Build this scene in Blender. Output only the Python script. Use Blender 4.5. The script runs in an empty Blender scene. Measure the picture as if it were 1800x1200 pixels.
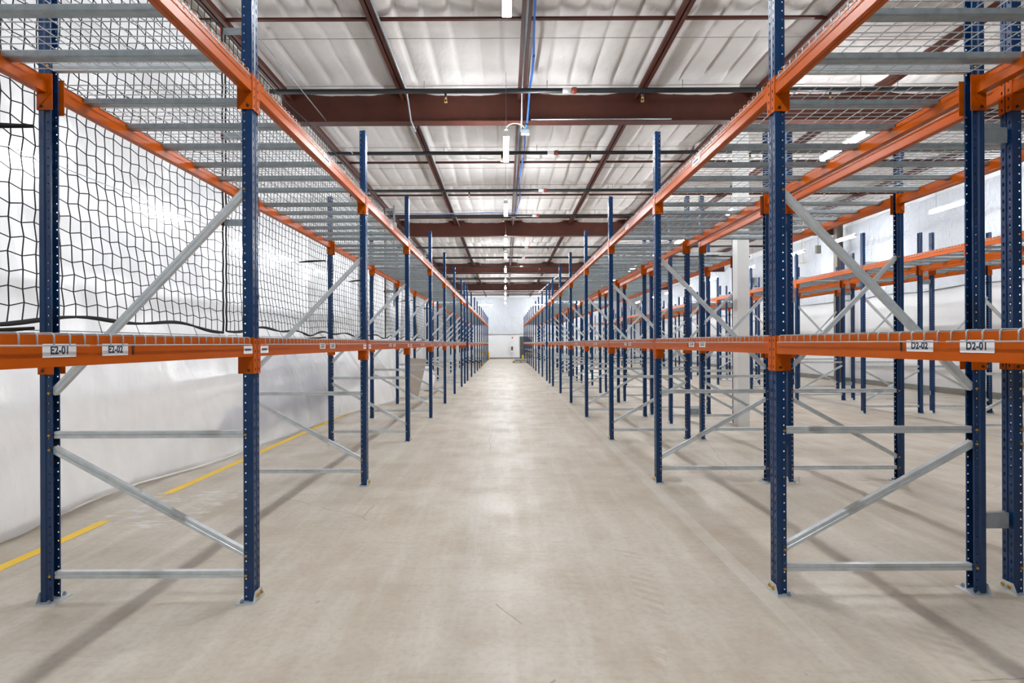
import bpy, math, random
from mathutils import Vector, Matrix, noise
random.seed(7)
S = bpy.context.scene
COL = S.collection
PI = math.pi
H = 1.465            # eye height
FPX = 968.0          # focal length in pixels of the 1800 px frame

# ------------------------------------------------------------------ materials
def srgb(r, g, b):
    f = lambda c: (c / 255 / 12.92) if c / 255 <= 0.04045 else ((c / 255 + 0.055) / 1.055) ** 2.4
    return (f(r), f(g), f(b), 1.0)

class NT:
    def __init__(self, name):
        self.m = bpy.data.materials.new(name); self.m.use_nodes = True
        self.t = self.m.node_tree; self.t.nodes.clear()
        self.out = self.n('ShaderNodeOutputMaterial')
    def n(self, typ, **kw):
        x = self.t.nodes.new(typ)
        for k, v in kw.items(): setattr(x, k, v)
        return x
    def l(self, a, b): self.t.links.new(a, b)
    def set(self, node, **kw):
        for k, v in kw.items():
            node.inputs[k.replace('_', ' ')].default_value = v
        return node
    def bsdf(self, color, rough=0.5, metal=0.0, spec=0.5):
        b = self.n('ShaderNodeBsdfPrincipled')
        b.inputs['Base Color'].default_value = color
        b.inputs['Roughness'].default_value = rough
        b.inputs['Metallic'].default_value = metal
        b.inputs['Specular IOR Level'].default_value = spec
        self.l(b.outputs[0], self.out.inputs[0])
        return b
    def noise(self, scale, detail=4, rough=0.55, coord='Object', sx=(1, 1, 1)):
        tc = self.n('ShaderNodeTexCoord'); mp = self.n('ShaderNodeMapping')
        mp.inputs['Scale'].default_value = sx
        self.l(tc.outputs[coord], mp.inputs[0])
        nz = self.n('ShaderNodeTexNoise')
        nz.inputs['Scale'].default_value = scale; nz.inputs['Detail'].default_value = detail
        nz.inputs['Roughness'].default_value = rough
        self.l(mp.outputs[0], nz.inputs['Vector'])
        return nz.outputs['Fac']
    def ramp(self, fac, stops):
        r = self.n('ShaderNodeValToRGB')
        e = r.color_ramp.elements
        while len(e) < len(stops): e.new(0.5)
        for el, (p, c) in zip(e, stops):
            el.position = p; el.color = c if len(c) == 4 else (*c, 1)
        self.l(fac, r.inputs[0]); return r.outputs[0]
    def mix(self, fac, a, b):
        x = self.n('ShaderNodeMix', data_type='RGBA')
        for sock, v in ((x.inputs[0], fac), (x.inputs[6], a), (x.inputs[7], b)):
            if hasattr(v, 'is_output'): self.l(v, sock)
            else: sock.default_value = v
        return x.outputs[2]
    def math(self, op, a, b=0.0, clamp=False):
        x = self.n('ShaderNodeMath', operation=op); x.use_clamp = clamp
        for sock, v in zip(x.inputs, (a, b)):
            if hasattr(v, 'is_output'): self.l(v, sock)
            else: sock.default_value = v
        return x.outputs[0]
    def bump(self, b, h, strength=0.3, dist=0.02):
        x = self.n('ShaderNodeBump'); x.inputs['Strength'].default_value = strength
        x.inputs['Distance'].default_value = dist
        self.l(h, x.inputs['Height']); self.l(x.outputs[0], b.inputs['Normal'])

M = {}
def simple(name, color, rough=0.5, metal=0.0, spec=0.5, var=0.0, scale=8):
    t = NT(name); b = t.bsdf(color, rough, metal, spec)
    if var:
        f = t.noise(scale)
        d = tuple(c * (1 - var) for c in color[:3]) + (1,)
        u = tuple(min(1, c * (1 + var)) for c in color[:3]) + (1,)
        t.l(t.ramp(f, [(0.35, d), (0.65, u)]), b.inputs['Base Color'])
    M[name] = t.m; return t, b

simple('blue_paint', srgb(2, 48, 92), 0.27, 0, 0.5, 0.08, 5)
simple('orange_paint', srgb(180, 80, 0), 0.31, 0, 0.15, 0.04, 4)
simple('zinc_yellow', srgb(205, 165, 80), 0.3, 0.75)
simple('brown_steel', srgb(76, 38, 28), 0.5, 0, 0.3, 0.12, 3)
simple('black_pipe', srgb(30, 32, 36), 0.4, 0, 0.4)
simple('white_wall', srgb(226, 227, 228), 0.6, 0, 0.3, 0.02, 1.2)
simple('white_paint', srgb(232, 232, 230), 0.5)
simple('net_black', srgb(16, 17, 18), 0.7)
simple('white_plastic', srgb(238, 238, 238), 0.4)
simple('label_white', srgb(240, 240, 244), 0.45)
simple('ink', srgb(35, 50, 75), 0.6)
simple('ink_black', srgb(22, 22, 24), 0.6)
simple('cable_blue', srgb(30, 95, 180), 0.5)
simple('cable_white', srgb(225, 228, 232), 0.5)
simple('yellow_paint', srgb(238, 196, 25), 0.45)
simple('curb_grey', srgb(128, 126, 120), 0.75, 0, 0.3, 0.08, 3)
simple('wood', srgb(176, 140, 96), 0.75, 0, 0.3, 0.15, 6)
simple('cardboard', srgb(196, 184, 172), 0.8, 0, 0.2, 0.06, 4)
simple('door_dark', srgb(70, 72, 70), 0.5)
simple('steel_dark', srgb(110, 102, 94), 0.5, 0, 0.4, 0.1, 3)
simple('machine_blue', srgb(52, 66, 112), 0.5, 0, 0.4, 0.1, 3)
simple('red', srgb(205, 30, 35), 0.45)
simple('coupling_red', srgb(150, 58, 42), 0.5)
simple('brass', srgb(190, 160, 100), 0.35, 0.8)
simple('cream', srgb(225, 205, 160), 0.6)
# galvanised steel with faint spangle
t, b = simple('galvanised', (0.56, 0.58, 0.59, 1), 0.42, 0.55)
f = t.noise(22, 5); t.l(t.ramp(f, [(0.3, (0.27, 0.32, 0.345)), (0.7, (0.38, 0.43, 0.455))]), b.inputs['Base Color'])
t, b = simple('galvanised_bright', (0.6, 0.64, 0.66, 1), 0.36, 0.35)
f = t.noise(16, 5); t.l(t.ramp(f, [(0.3, (0.55, 0.60, 0.625)), (0.7, (0.70, 0.745, 0.765))]), b.inputs['Base Color'])
t, b = simple('deck_wire', (0.44, 0.46, 0.47, 1), 0.42, 0.4)
# emitter
t = NT('led_diffuser'); e = t.n('ShaderNodeEmission'); e.inputs[0].default_value = (0.925, 0.965, 1, 1)
e.inputs[1].default_value = 186.0; t.l(e.outputs[0], t.out.inputs[0]); M['led_diffuser'] = t.m; LED = e
t = NT('led_diffuser_dim'); e = t.n('ShaderNodeEmission'); e.inputs[0].default_value = (0.925, 0.965, 1, 1)
e.inputs[1].default_value = 58.0; t.l(e.outputs[0], t.out.inputs[0]); M['led_diffuser_dim'] = t.m
# ceiling insulation facing
t = NT('insulation_facing'); b = t.bsdf(srgb(226, 222, 219), 0.55, 0, 0.35)
f = t.noise(0.9, 3); t.l(t.ramp(f, [(0.3, srgb(203, 198, 194)), (0.7, srgb(214, 210, 207))]), b.inputs['Base Color'])
nz = t.noise(3.5, 6, 0.62, 'Object', (1, 0.6, 1)); t.bump(b, nz, 0.45, 0.05); M['insulation_facing'] = t.m
# crinkled film on the walls
t = NT('wall_film'); b = t.bsdf(srgb(196, 200, 207), 0.22, 0, 0.7)
nz = t.noise(2.6, 7, 0.66, 'Object', (1, 1, 0.5)); nz2 = t.noise(7, 5, 0.6)
t.bump(b, t.math('ADD', nz, t.math('MULTIPLY', nz2, 0.25)), 0.9, 0.12); M['wall_film'] = t.m
# translucent milky sheet
t = NT('milky_sheet')
dif = t.n('ShaderNodeBsdfDiffuse'); dif.inputs[0].default_value = (0.93, 0.95, 0.985, 1)
trl = t.n('ShaderNodeBsdfTranslucent'); trl.inputs[0].default_value = (0.97, 0.98, 1.0, 1)
rfr = t.n('ShaderNodeBsdfRefraction'); rfr.inputs['IOR'].default_value = 1.04; rfr.inputs['Roughness'].default_value = 0.75
rfr.inputs[0].default_value = (0.97, 0.98, 1, 1)
gl = t.n('ShaderNodeBsdfGlossy'); gl.inputs['Roughness'].default_value = 0.2; gl.inputs[0].default_value = (1, 1, 1, 1)
trn = t.n('ShaderNodeBsdfTransparent'); trn.inputs[0].default_value = (0.96, 0.97, 1, 1)
def mixs(a, b_, f):
    m = t.n('ShaderNodeMixShader'); m.inputs[0].default_value = f
    t.l(a.outputs[0], m.inputs[1]); t.l(b_.outputs[0], m.inputs[2]); return m
m1 = mixs(dif, trl, 0.46); m2 = mixs(m1, rfr, 0.22); m3 = mixs(m2, trn, 0.11); t.l(t.ramp(t.noise(0.9, 4, 0.6, 'Object', (1, 1, 0.6)), [(0.40, (0.02, 0.02, 0.02)), (0.62, (0.18, 0.18, 0.18))]), m3.inputs[0]); m4 = mixs(m3, gl, 0.08)
nz = t.noise(1.1, 6, 0.55, 'Object', (1, 1, 0.4)); bp = t.n('ShaderNodeBump'); bp.inputs['Strength'].default_value = 0.8
bp.inputs['Distance'].default_value = 0.08; t.l(nz, bp.inputs['Height'])
for s_ in (dif, trl, rfr, gl): t.l(bp.outputs[0], s_.inputs['Normal'])
t.l(m4.outputs[0], t.out.inputs[0]); M['milky_sheet'] = t.m
# concrete floor
t = NT('concrete'); b = t.bsdf(srgb(190, 180, 166), 0.5, 0, 0.45)
big = t.noise(0.35, 5, 0.6); mid = t.noise(1.7, 6, 0.62); fine = t.noise(26, 4, 0.6); strk = t.noise(2.2, 5, 0.6, 'Object', (2.6, 0.28, 1))
c = t.ramp(big, [(0.3, srgb(181, 170, 153)), (0.5, srgb(197, 187, 172)), (0.7, srgb(208, 201, 189))])
c = t.mix(t.math('MULTIPLY', t.ramp(mid, [(0.42, (0, 0, 0)), (0.66, (1, 1, 1))]), 0.55), c, srgb(168, 152, 130))
c = t.mix(t.math('MULTIPLY', t.ramp(strk, [(0.46, (0, 0, 0)), (0.68, (1, 1, 1))]), 0.55), c, srgb(214, 207, 195))
strk2 = t.noise(5.0, 6, 0.7, 'Object', (0.35, 2.6, 1))
c = t.mix(t.math('MULTIPLY', t.ramp(strk2, [(0.55, (0, 0, 0)), (0.72, (1, 1, 1))]), 0.40), c, srgb(172, 158, 138))
c = t.mix(t.math('MULTIPLY', t.ramp(fine, [(0.45, (0, 0, 0)), (0.75, (1, 1, 1))]), 0.35), c, srgb(158, 145, 128))
# curved tyre marks
tcc = t.n('ShaderNodeTexCoord'); sp3 = t.n('ShaderNodeSeparateXYZ'); t.l(tcc.outputs['Object'], sp3.inputs[0])
def tyre(cx, cy, R_, w_, y0, y1, amt):
    global c
    dx = t.math('SUBTRACT', sp3.outputs[0], cx); dy = t.math('SUBTRACT', sp3.outputs[1], cy)
    rr = t.math('SQRT', t.math('ADD', t.math('MULTIPLY', dx, dx), t.math('MULTIPLY', dy, dy)))
    band = t.math('LESS_THAN', t.math('ABSOLUTE', t.math('SUBTRACT', rr, R_)), w_)
    ang = t.math('ARCTAN2', dy, dx)
    tread = t.math('GREATER_THAN', t.math('SINE', t.math('ADD', t.math('MULTIPLY', ang, R_ * 70), t.math('MULTIPLY', rr, 40))), 0.1)
    win = t.math('MULTIPLY', t.math('GREATER_THAN', sp3.outputs[1], y0), t.math('LESS_THAN', sp3.outputs[1], y1))
    gate_ = t.ramp(t.noise(2.6, 3), [(0.42, (0, 0, 0)), (0.62, (1, 1, 1))])
    f_ = t.math('MULTIPLY', t.math('MULTIPLY', band, tread), t.math('MULTIPLY', win, gate_))
    c = t.mix(t.math('MULTIPLY', f_, amt), c, srgb(150, 136, 118))
inx = t.math('LESS_THAN', t.math('ABSOLUTE', t.math('SUBTRACT', sp3.outputs[0], -3.0)), .42)
iny = t.math('LESS_THAN', t.math('ABSOLUTE', t.math('SUBTRACT', sp3.outputs[1], 4.95)), .55)
scuff = t.ramp(t.noise(6.5, 6, 0.7, 'Object', (.5, 2.2, 1)), [(0.5, (0, 0, 0)), (0.62, (1, 1, 1))])
c = t.mix(t.math('MULTIPLY', t.math('MULTIPLY', inx, iny), t.math('MULTIPLY', scuff, .65)), c, srgb(226, 224, 220))
tyre(-2.2, 3.6, 3.05, .075, 2.2, 3.9, .35)
tyre(5.4, 2.2, 3.35, .09, 1.9, 3.0, .3)
tyre(-1.3, 3.0, 1.75, .06, 2.3, 4.4, .2)
# sparse bluish-grey patches and small chips
sp = t.noise(2.9, 2, 0.4, 'Object', (1.7, 1, 1)); c = t.mix(t.math('MULTIPLY', t.ramp(sp, [(0.775, (0, 0, 0)), (0.785, (1, 1, 1))]), 0.5), c, srgb(150, 150, 152))
sp = t.noise(9, 1, 0.4, 'Object', (1.3, 0.7, 1)); c = t.mix(t.math('MULTIPLY', t.ramp(sp, [(0.80, (0, 0, 0)), (0.81, (1, 1, 1))]), 0.55), c, srgb(140, 142, 146))
# hairline cracks
tc = t.n('ShaderNodeTexCoord'); nzv = t.n('ShaderNodeTexNoise'); nzv.inputs['Scale'].default_value = 1.3; nzv.inputs['Detail'].default_value = 6
t.l(tc.outputs['Object'], nzv.inputs['Vector'])
mv = t.n('ShaderNodeMix', data_type='VECTOR'); mv.inputs[0].default_value = 0.16
t.l(tc.outputs['Object'], mv.inputs[4]); t.l(nzv.outputs['Color'], mv.inputs[5])
vo = t.n('ShaderNodeTexVoronoi', feature='DISTANCE_TO_EDGE'); vo.inputs['Scale'].default_value = 0.34
t.l(mv.outputs[1], vo.inputs['Vector'])
cr = t.math('LESS_THAN', vo.outputs['Distance'], 0.0011)
gate = t.math('GREATER_THAN', t.noise(0.8, 2), 0.50)
c = t.mix(t.math('MULTIPLY', t.math('MULTIPLY', cr, gate), 0.55), c, srgb(120, 108, 96))
sx = t.n('ShaderNodeSeparateXYZ'); t.l(tc.outputs['Object'], sx.inputs[0])
def line(axis, at, w):
    d = t.math('ABSOLUTE', t.math('SUBTRACT', sx.outputs[axis], at)); return t.math('LESS_THAN', d, w)
for ax, at in ((1, 9.35), (1, 15.2), (1, 21.4), (1, 27.5), (0, 5.55), (0, 11.2)):
    c = t.mix(t.math('MULTIPLY', line(ax, at, 0.006), 0.5), c, srgb(118, 108, 98))
# pale stripe, patchy along its length, under the row right of the aisle
stripe_noise = t.noise(1.5, 5, 0.6)
c = t.mix(t.math('MULTIPLY', t.math('MULTIPLY', line(0, 1.50, 0.055), t.ramp(stripe_noise, [(0.35, (0.2, 0.2, 0.2)), (0.6, (1, 1, 1))])), 0.35), c, srgb(226, 220, 210))
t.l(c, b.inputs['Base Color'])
t.l(t.ramp(mid, [(0.3, (0.34, 0.34, 0.34)), (0.7, (0.56, 0.56, 0.56))]), b.inputs['Roughness'])
t.bump(b, t.math('ADD', fine, t.math('MULTIPLY', mid, 1.5)), 0.08, 0.01); M['concrete'] = t.m
# worn yellow floor paint
t = NT('worn_yellow'); b = t.bsdf(srgb(244, 200, 40), 0.55)
tr = t.n('ShaderNodeBsdfTransparent'); ms = t.n('ShaderNodeMixShader')
wn = t.noise(3.2, 8, 0.72, 'Object', (2.5, 0.7, 1))
tc = t.n('ShaderNodeTexCoord'); sxx = t.n('ShaderNodeSeparateXYZ'); t.l(tc.outputs['Object'], sxx.inputs[0])
gap = t.math('LESS_THAN', t.math('ABSOLUTE', t.math('SUBTRACT', sxx.outputs[1], 5.0)), 0.42)
thr = t.math('ADD', t.math('MULTIPLY', gap, 0.22), 0.36)
t.l(t.math('GREATER_THAN', wn, thr), ms.inputs[0]); t.l(tr.outputs[0], ms.inputs[1]); t.l(b.outputs[0], ms.inputs[2])
t.l(ms.outputs[0], t.out.inputs[0]); M['worn_yellow'] = t.m

# ------------------------------------------------------------------ mesh builder
class MB:
    def __init__(self): self.v = []; self.f = []; self.mi = []; self.cur = 0; self.sm = []
    def q(self, pts, smooth=False):
        b = len(self.v); self.v += [tuple(p) for p in pts]; self.f.append(tuple(range(b, b + len(pts))))
        self.mi.append(self.cur); self.sm.append(smooth)
    def box(self, x0, x1, y0, y1, z0, z1):
        P = [(x0, y0, z0), (x1, y0, z0), (x1, y1, z0), (x0, y1, z0), (x0, y0, z1), (x1, y0, z1), (x1, y1, z1), (x0, y1, z1)]
        b = len(self.v); self.v += P
        for f in ((0, 3, 2, 1), (4, 5, 6, 7), (0, 1, 5, 4), (1, 2, 6, 5), (2, 3, 7, 6), (3, 0, 4, 7)):
            self.f.append(tuple(b + i for i in f)); self.mi.append(self.cur); self.sm.append(False)
    def prism(self, poly, a, b_, fn, caps=True):
        """polygon points mapped by fn(p, t) at t=a and t=b_"""
        n = len(poly); b = len(self.v)
        self.v += [tuple(fn(p, a)) for p in poly] + [tuple(fn(p, b_)) for p in poly]
        for i in range(n):
            j = (i + 1) % n
            self.f.append((b + i, b + j, b + n + j, b + n + i)); self.mi.append(self.cur); self.sm.append(False)
        if caps:
            self.f.append(tuple(b + i for i in reversed(range(n)))); self.f.append(tuple(b + n + i for i in range(n)))
            self.mi += [self.cur] * 2; self.sm += [False] * 2
    def tube(self, pts, r, n=6, caps=True, smooth=True, rot=0.0):
        pts = [Vector(p) for p in pts]; b = len(self.v); m = len(pts)
        T = []
        for i in range(m):
            d = pts[min(i + 1, m - 1)] - pts[max(i - 1, 0)]
            T.append(d.normalized() if d.length > 1e-9 else Vector((0, 0, 1)))
        up = Vector((0, 0, 1)) if abs(T[0].z) < 0.9 else Vector((1, 0, 0))
        u = T[0].cross(up).normalized()
        for i in range(m):
            u = (u - T[i] * u.dot(T[i])).normalized(); w = T[i].cross(u)
            rr = r[i] if isinstance(r, (list, tuple)) else r
            for k in range(n):
                a = rot + 2 * PI * k / n
                self.v.append(tuple(pts[i] + (u * math.cos(a) + w * math.sin(a)) * rr))
        for i in range(m - 1):
            for k in range(n):
                k2 = (k + 1) % n
                self.f.append((b + i * n + k, b + i * n + k2, b + (i + 1) * n + k2, b + (i + 1) * n + k))
                self.mi.append(self.cur); self.sm.append(smooth)
        if caps:
            self.f.append(tuple(b + k for k in reversed(range(n)))); self.f.append(tuple(b + (m - 1) * n + k for k in range(n)))
            self.mi += [self.cur] * 2; self.sm += [False] * 2
    def holed(self, o, U, V, w, pitch, n, hole):
        """strip from o, width w along U, n cells of pitch along V, with an 8-point hole per cell (cell coords)"""
        o, U, V = Vector(o), Vector(U), Vector(V)
        out = [(0, 0), (w / 2, 0), (w, 0), (w, pitch / 2), (w, pitch), (w / 2, pitch), (0, pitch), (0, pitch / 2)]
        for k in range(n):
            b = len(self.v); c = o + V * (k * pitch)
            self.v += [tuple(c + U * a + V * d) for a, d in out] + [tuple(c + U * a + V * d) for a, d in hole]
            for i in range(8):
                j = (i + 1) % 8
                self.f.append((b + i, b + j, b + 8 + j, b + 8 + i)); self.mi.append(self.cur); self.sm.append(False)
    def data(self, name, *mats):
        me = bpy.data.meshes.new(name); me.from_pydata(self.v, [], self.f)
        for m in mats: me.materials.append(M[m])
        me.polygons.foreach_set('material_index', self.mi); me.polygons.foreach_set('use_smooth', self.sm)
        me.update(); return me

def put(name, data, parent=None, loc=(0, 0, 0), rot=(0, 0, 0)):
    o = bpy.data.objects.new(name, data); COL.objects.link(o)
    o.location = loc; o.rotation_euler = rot
    if parent: o.parent = parent
    return o
def tag(o, label, cat, group=None, kind='thing'):
    o['label'] = label; o['category'] = cat; o['kind'] = kind
    if group: o['group'] = group
    return o
def struct(name, data, label=None, **kw):
    o = put(name, data, **kw); o['kind'] = 'structure'
    if label: o['label'] = label
    return o
def obj1(name, mats, build, parent=None, loc=(0, 0, 0), rot=(0, 0, 0)):
    mb = MB(); build(mb); return put(name, mb.data(name, *mats), parent, loc, rot)
ORD = ['first', 'second', 'third', 'fourth', 'fifth', 'sixth', 'seventh', 'eighth', 'ninth', 'tenth', 'eleventh', 'twelfth', 'thirteenth',
       'fourteenth', 'fifteenth', 'sixteenth', 'seventeenth', 'eighteenth', 'nineteenth', 'twentieth', 'twenty-first', 'twenty-second', 'twenty-third', 'twenty-fourth']

# ------------------------------------------------------------------ rack components
DEPTH, TALL = 1.21, 3.65
Z1A, Z1B, Z2A, Z2B = 1.395, 1.497, 2.893, 2.995     # beam bottoms and tops
def circ(cx, cy, r): return [(cx + r * math.cos(math.radians(a)), cy + r * math.sin(math.radians(a))) for a in (-135, -90, -45, 0, 45, 90, 135, 180)]
def drop(cx, cy, w, h): return [(cx - w * .28, cy - h * .42), (cx, cy - h * .5), (cx + w * .28, cy - h * .42), (cx + w * .42, cy), (cx + w * .5, cy + h * .3), (cx, cy + h * .5), (cx - w * .5, cy + h * .3), (cx - w * .42, cy)]
def post_mesh():
    """cold-formed open channel, front face at x=0 facing -x, open to +x; keyholes in front, round holes in the flanges"""
    mb = MB(); n = 73; p = 0.05
    for s in (1, -1):
        mb.holed((0.034, s * 0.030, 0), (1, 0, 0), (0, 0, 1), 0.027, p, n, circ(0.0135, 0.025, 0.0045))
        mb.holed((0, s * 0.0375, 0), (0, -s, 0), (0, 0, 1), 0.0315, p, n, drop(0.0165, 0.025, 0.011, 0.024))
        for (a, b_) in (((0.028, .0375), (0, .0375)), ((0.034, .030), (0.028, .0375)), ((0, .006), (.006, .003)), ((0.061, .030), (0.061, .021))):
            mb.q([(a[0], s * a[1], 0), (b_[0], s * b_[1], 0), (b_[0], s * b_[1], n * p), (a[0], s * a[1], n * p)])
    mb.q([(.006, .003, 0), (.006, -.003, 0), (.006, -.003, n * p), (.006, .003, n * p)])
    return mb.data('post', 'blue_paint')
PROF = [(0, -.0375), (.028, -.0375), (.034, -.03), (.061, -.03), (.061, -.026), (.031, -.026), (.026, -.033), (.004, -.033),
        (.004, .033), (.026, .033), (.031, .026), (.061, .026), (.061, .03), (.034, .03), (.028, .0375), (0, .0375)]
BR_PROF = [(-.016, -.02), (.016, -.02), (.016, -.004), (.012, 0), (.016, .004), (.016, .02), (-.016, .02), (-.016, .004), (-.012, 0), (-.016, -.004)]
def brace_mb(mb, a, b_):
    """a, b_ = (x, z) ends in the frame plane"""
    a, b_ = Vector((a[0], 0, a[1])), Vector((b_[0], 0, b_[1])); d = b_ - a; L = d.length; d.normalize()
    nrm = Vector((-d.z, 0, d.x))
    if nrm.z < 0: nrm = -nrm
    mb.prism(BR_PROF, 0, L, lambda p, t_: a + d * t_ + Vector((0, p[0], 0)) + nrm * p[1])
BRACES = [('horizontal_brace', (.062, .15), (DEPTH - .062, .15)), ('diagonal_brace', (.052, .262), (DEPTH - .052, .868)),
          ('horizontal_brace', (.062, .95), (DEPTH - .062, .95)), ('diagonal_brace', (DEPTH - .052, 1.19), (.052, 2.345)),
          ('horizontal_brace', (.062, 2.785), (DEPTH - .062, 2.785))]
BRACES[4] = ('horizontal_brace', (.062, 3.05), (DEPTH - .062, 3.05))
def plate_mesh():
    mb = MB()
    mb.box(-.014, .095, -.072, .072, 0, .006)
    tri = [(-.068, .006), (.068, .006), (.040, .062), (-.040, .062)]
    mb.prism(tri, -.010, -.006, lambda p, t_: (t_, p[0], p[1]))
    return mb.data('base_plate', 'galvanised_bright')
def bolt_data(r, h, mat, nm, sides=6):
    mb = MB(); mb.tube([(0, 0, 0), (0, 0, h)], r, sides, smooth=False); mb.tube([(0, 0, h), (0, 0, h * 1.7)], r * .55, 6, smooth=False)
    return mb.data(nm, mat)
POST, PLATE = post_mesh(), plate_mesh()
BRD = []
for nm, a, b_ in BRACES:
    mb = MB(); brace_mb(mb, a, b_); BRD.append(mb.data(nm, 'galvanised_bright'))
BOLT = bolt_data(.0075, .006, 'zinc_yellow', 'bolt'); FBOLT = bolt_data(.012, .008, 'zinc_yellow', 'plate_bolt'); ANCH = bolt_data(.011, .012, 'galvanised', 'anchor_bolt')
mb = MB()   # distant frame: one mesh
for fx, sg in ((0, 1), (DEPTH, -1)):
    mb.cur = 0; mb.prism(PROF, 0.004, TALL, lambda p, t_: (fx + sg * p[0], p[1], t_))
    mb.cur = 1; mb.box(fx - .05 if sg > 0 else fx - .09, fx + .09 if sg > 0 else fx + .05, -.07, .07, 0, .004)
for nm, a, b_ in BRACES: brace_mb(mb, a, b_)
FAR_FRAME = mb.data('upright_frame', 'blue_paint', 'galvanised_bright')

def frame(name, x, y, s, lod):
    """x = aisle face, s=+1 extends to +X"""
    rz = 0 if s > 0 else PI
    if lod == 2: return put(name, FAR_FRAME, None, (x, y, 0), (0, 0, rz))
    r = put(name, None, None, (x, y, 0), (0, 0, rz)); r.empty_display_size = .1
    for fx, pr in ((0, 0), (DEPTH, PI)):
        put('post', POST, r, (fx, 0, .0065), (0, 0, pr))
        pl = put('base_plate', PLATE, r, (fx, 0, 0), (0, 0, pr))
        if lod == 0:
            for yy in (-.02, .02): put('plate_bolt', FBOLT, pl, (-.0105, yy, .035), (0, -PI / 2, 0))
            for yy in (-.056, .056): put('anchor_bolt', ANCH, pl, (.06, yy, .006))
    for (nm, a, b_), d in zip(BRACES, BRD):
        br = put(nm, d, r)
        if lod == 0:
            for (ex, ez) in (a, b_):
                hx = .048 if ex < .6 else DEPTH - .048
                for sy in (-1, 1): put('bolt', BOLT, br, (hx, sy * .0305, ez), (PI / 2 if sy < 0 else -PI / 2, 0, 0))
    return r

# --- beams; local: x=0 front plane (towards the outside), y along, z from beam bottom
BP = [(-.002, 0), (.022, 0), (.022, .003), (.026, .003), (.026, 0), (.050, 0), (.050, .060), (.026, .060), (.026, .102), (.003, .102), (.003, .070), (-.002, .064)]
def conn_mesh(sg, detail=True):
    """end plate; sg=+1: plate laps the post on the +y side of the beam end (y=0 is beam end)"""
    mb = MB()
    fx = -.0065; w = .0365
    if detail:
        for sgn in (1,):
            for i in range(4):
                h = drop(w / 2, .025 if i % 2 else .024, .010, .020)
                mb.holed((fx, sg * .0025, -.098 + i * .05), (0, sg, 0), (0, 0, 1), w, .05, 1, h)
    else: mb.q([(fx, sg * .0025, -.098), (fx, sg * (.0025 + w), -.098), (fx, sg * (.0025 + w), .102), (fx, sg * .0025, .102)])
    mb.box(fx, .082, min(-sg * .002, sg * .0025), max(-sg * .002, sg * .0025), -.098, .107)
    # pressed triangular gusset under the beam
    P = [(.0, -.003), (.078, -.003), (.0, -.090)]
    mb.prism(P, -sg * .002, -sg * .006, lambda p, t_: (p[0], t_, p[1]))
    return mb.data('end_connector', 'orange_paint')
PIN = None
mb = MB(); mb.tube([(0, 0, 0), (0, .006, 0)], .0075, 10, smooth=False); PIN = mb.data('lock_pin', 'ink_black')
CONN = {(sg, d): conn_mesh(sg, d) for sg in (1, -1) for d in (True,)}
BEAM = {}
def beam_body(L, far):
    k = (round(L, 3), far)
    if k not in BEAM:
        mb = MB(); mb.prism(BP, -L / 2, L / 2, lambda p, t_: (p[0], t_, p[1]))
        if far:
            for sg in (1, -1): mb.box(-.0065, .08, min(sg * L / 2, sg * (L / 2 + .036)) if False else (L / 2 - .003 if sg > 0 else -L / 2 - .001), (L / 2 + .001 if sg > 0 else -L / 2 + .003), -.098, .107)
            for sg in (1, -1): mb.box(-.0085, -.0045, L / 2 if sg > 0 else -L / 2 - .037, L / 2 + .037 if sg > 0 else -L / 2, -.098, .107)
        BEAM[k] = mb.data('load_beam' if far else 'beam_body', 'orange_paint')
    return BEAM[k]
def beam(name, x, s, ya, yb, z, far):
    """front plane at x facing -s*X (beam body towards +s)"""
    L = (yb - ya) - .084; yc = (ya + yb) / 2; rz = 0 if s > 0 else PI
    if far: return put(name, beam_body(L, True), None, (x, yc, z), (0, 0, rz))
    r = put(name, None, None, (x, yc, z), (0, 0, rz)); r.empty_display_size = .1
    put('beam_body', beam_body(L, False), r)
    for sg in (1, -1):
        c_ = put('end_connector', CONN[(sg, True)], r, (0, sg * L / 2, 0))
        put('lock_pin', PIN, c_, (.022, -.004 - (.004 if sg > 0 else -.004) if sg > 0 else .002, -.078))
    return r

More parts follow.
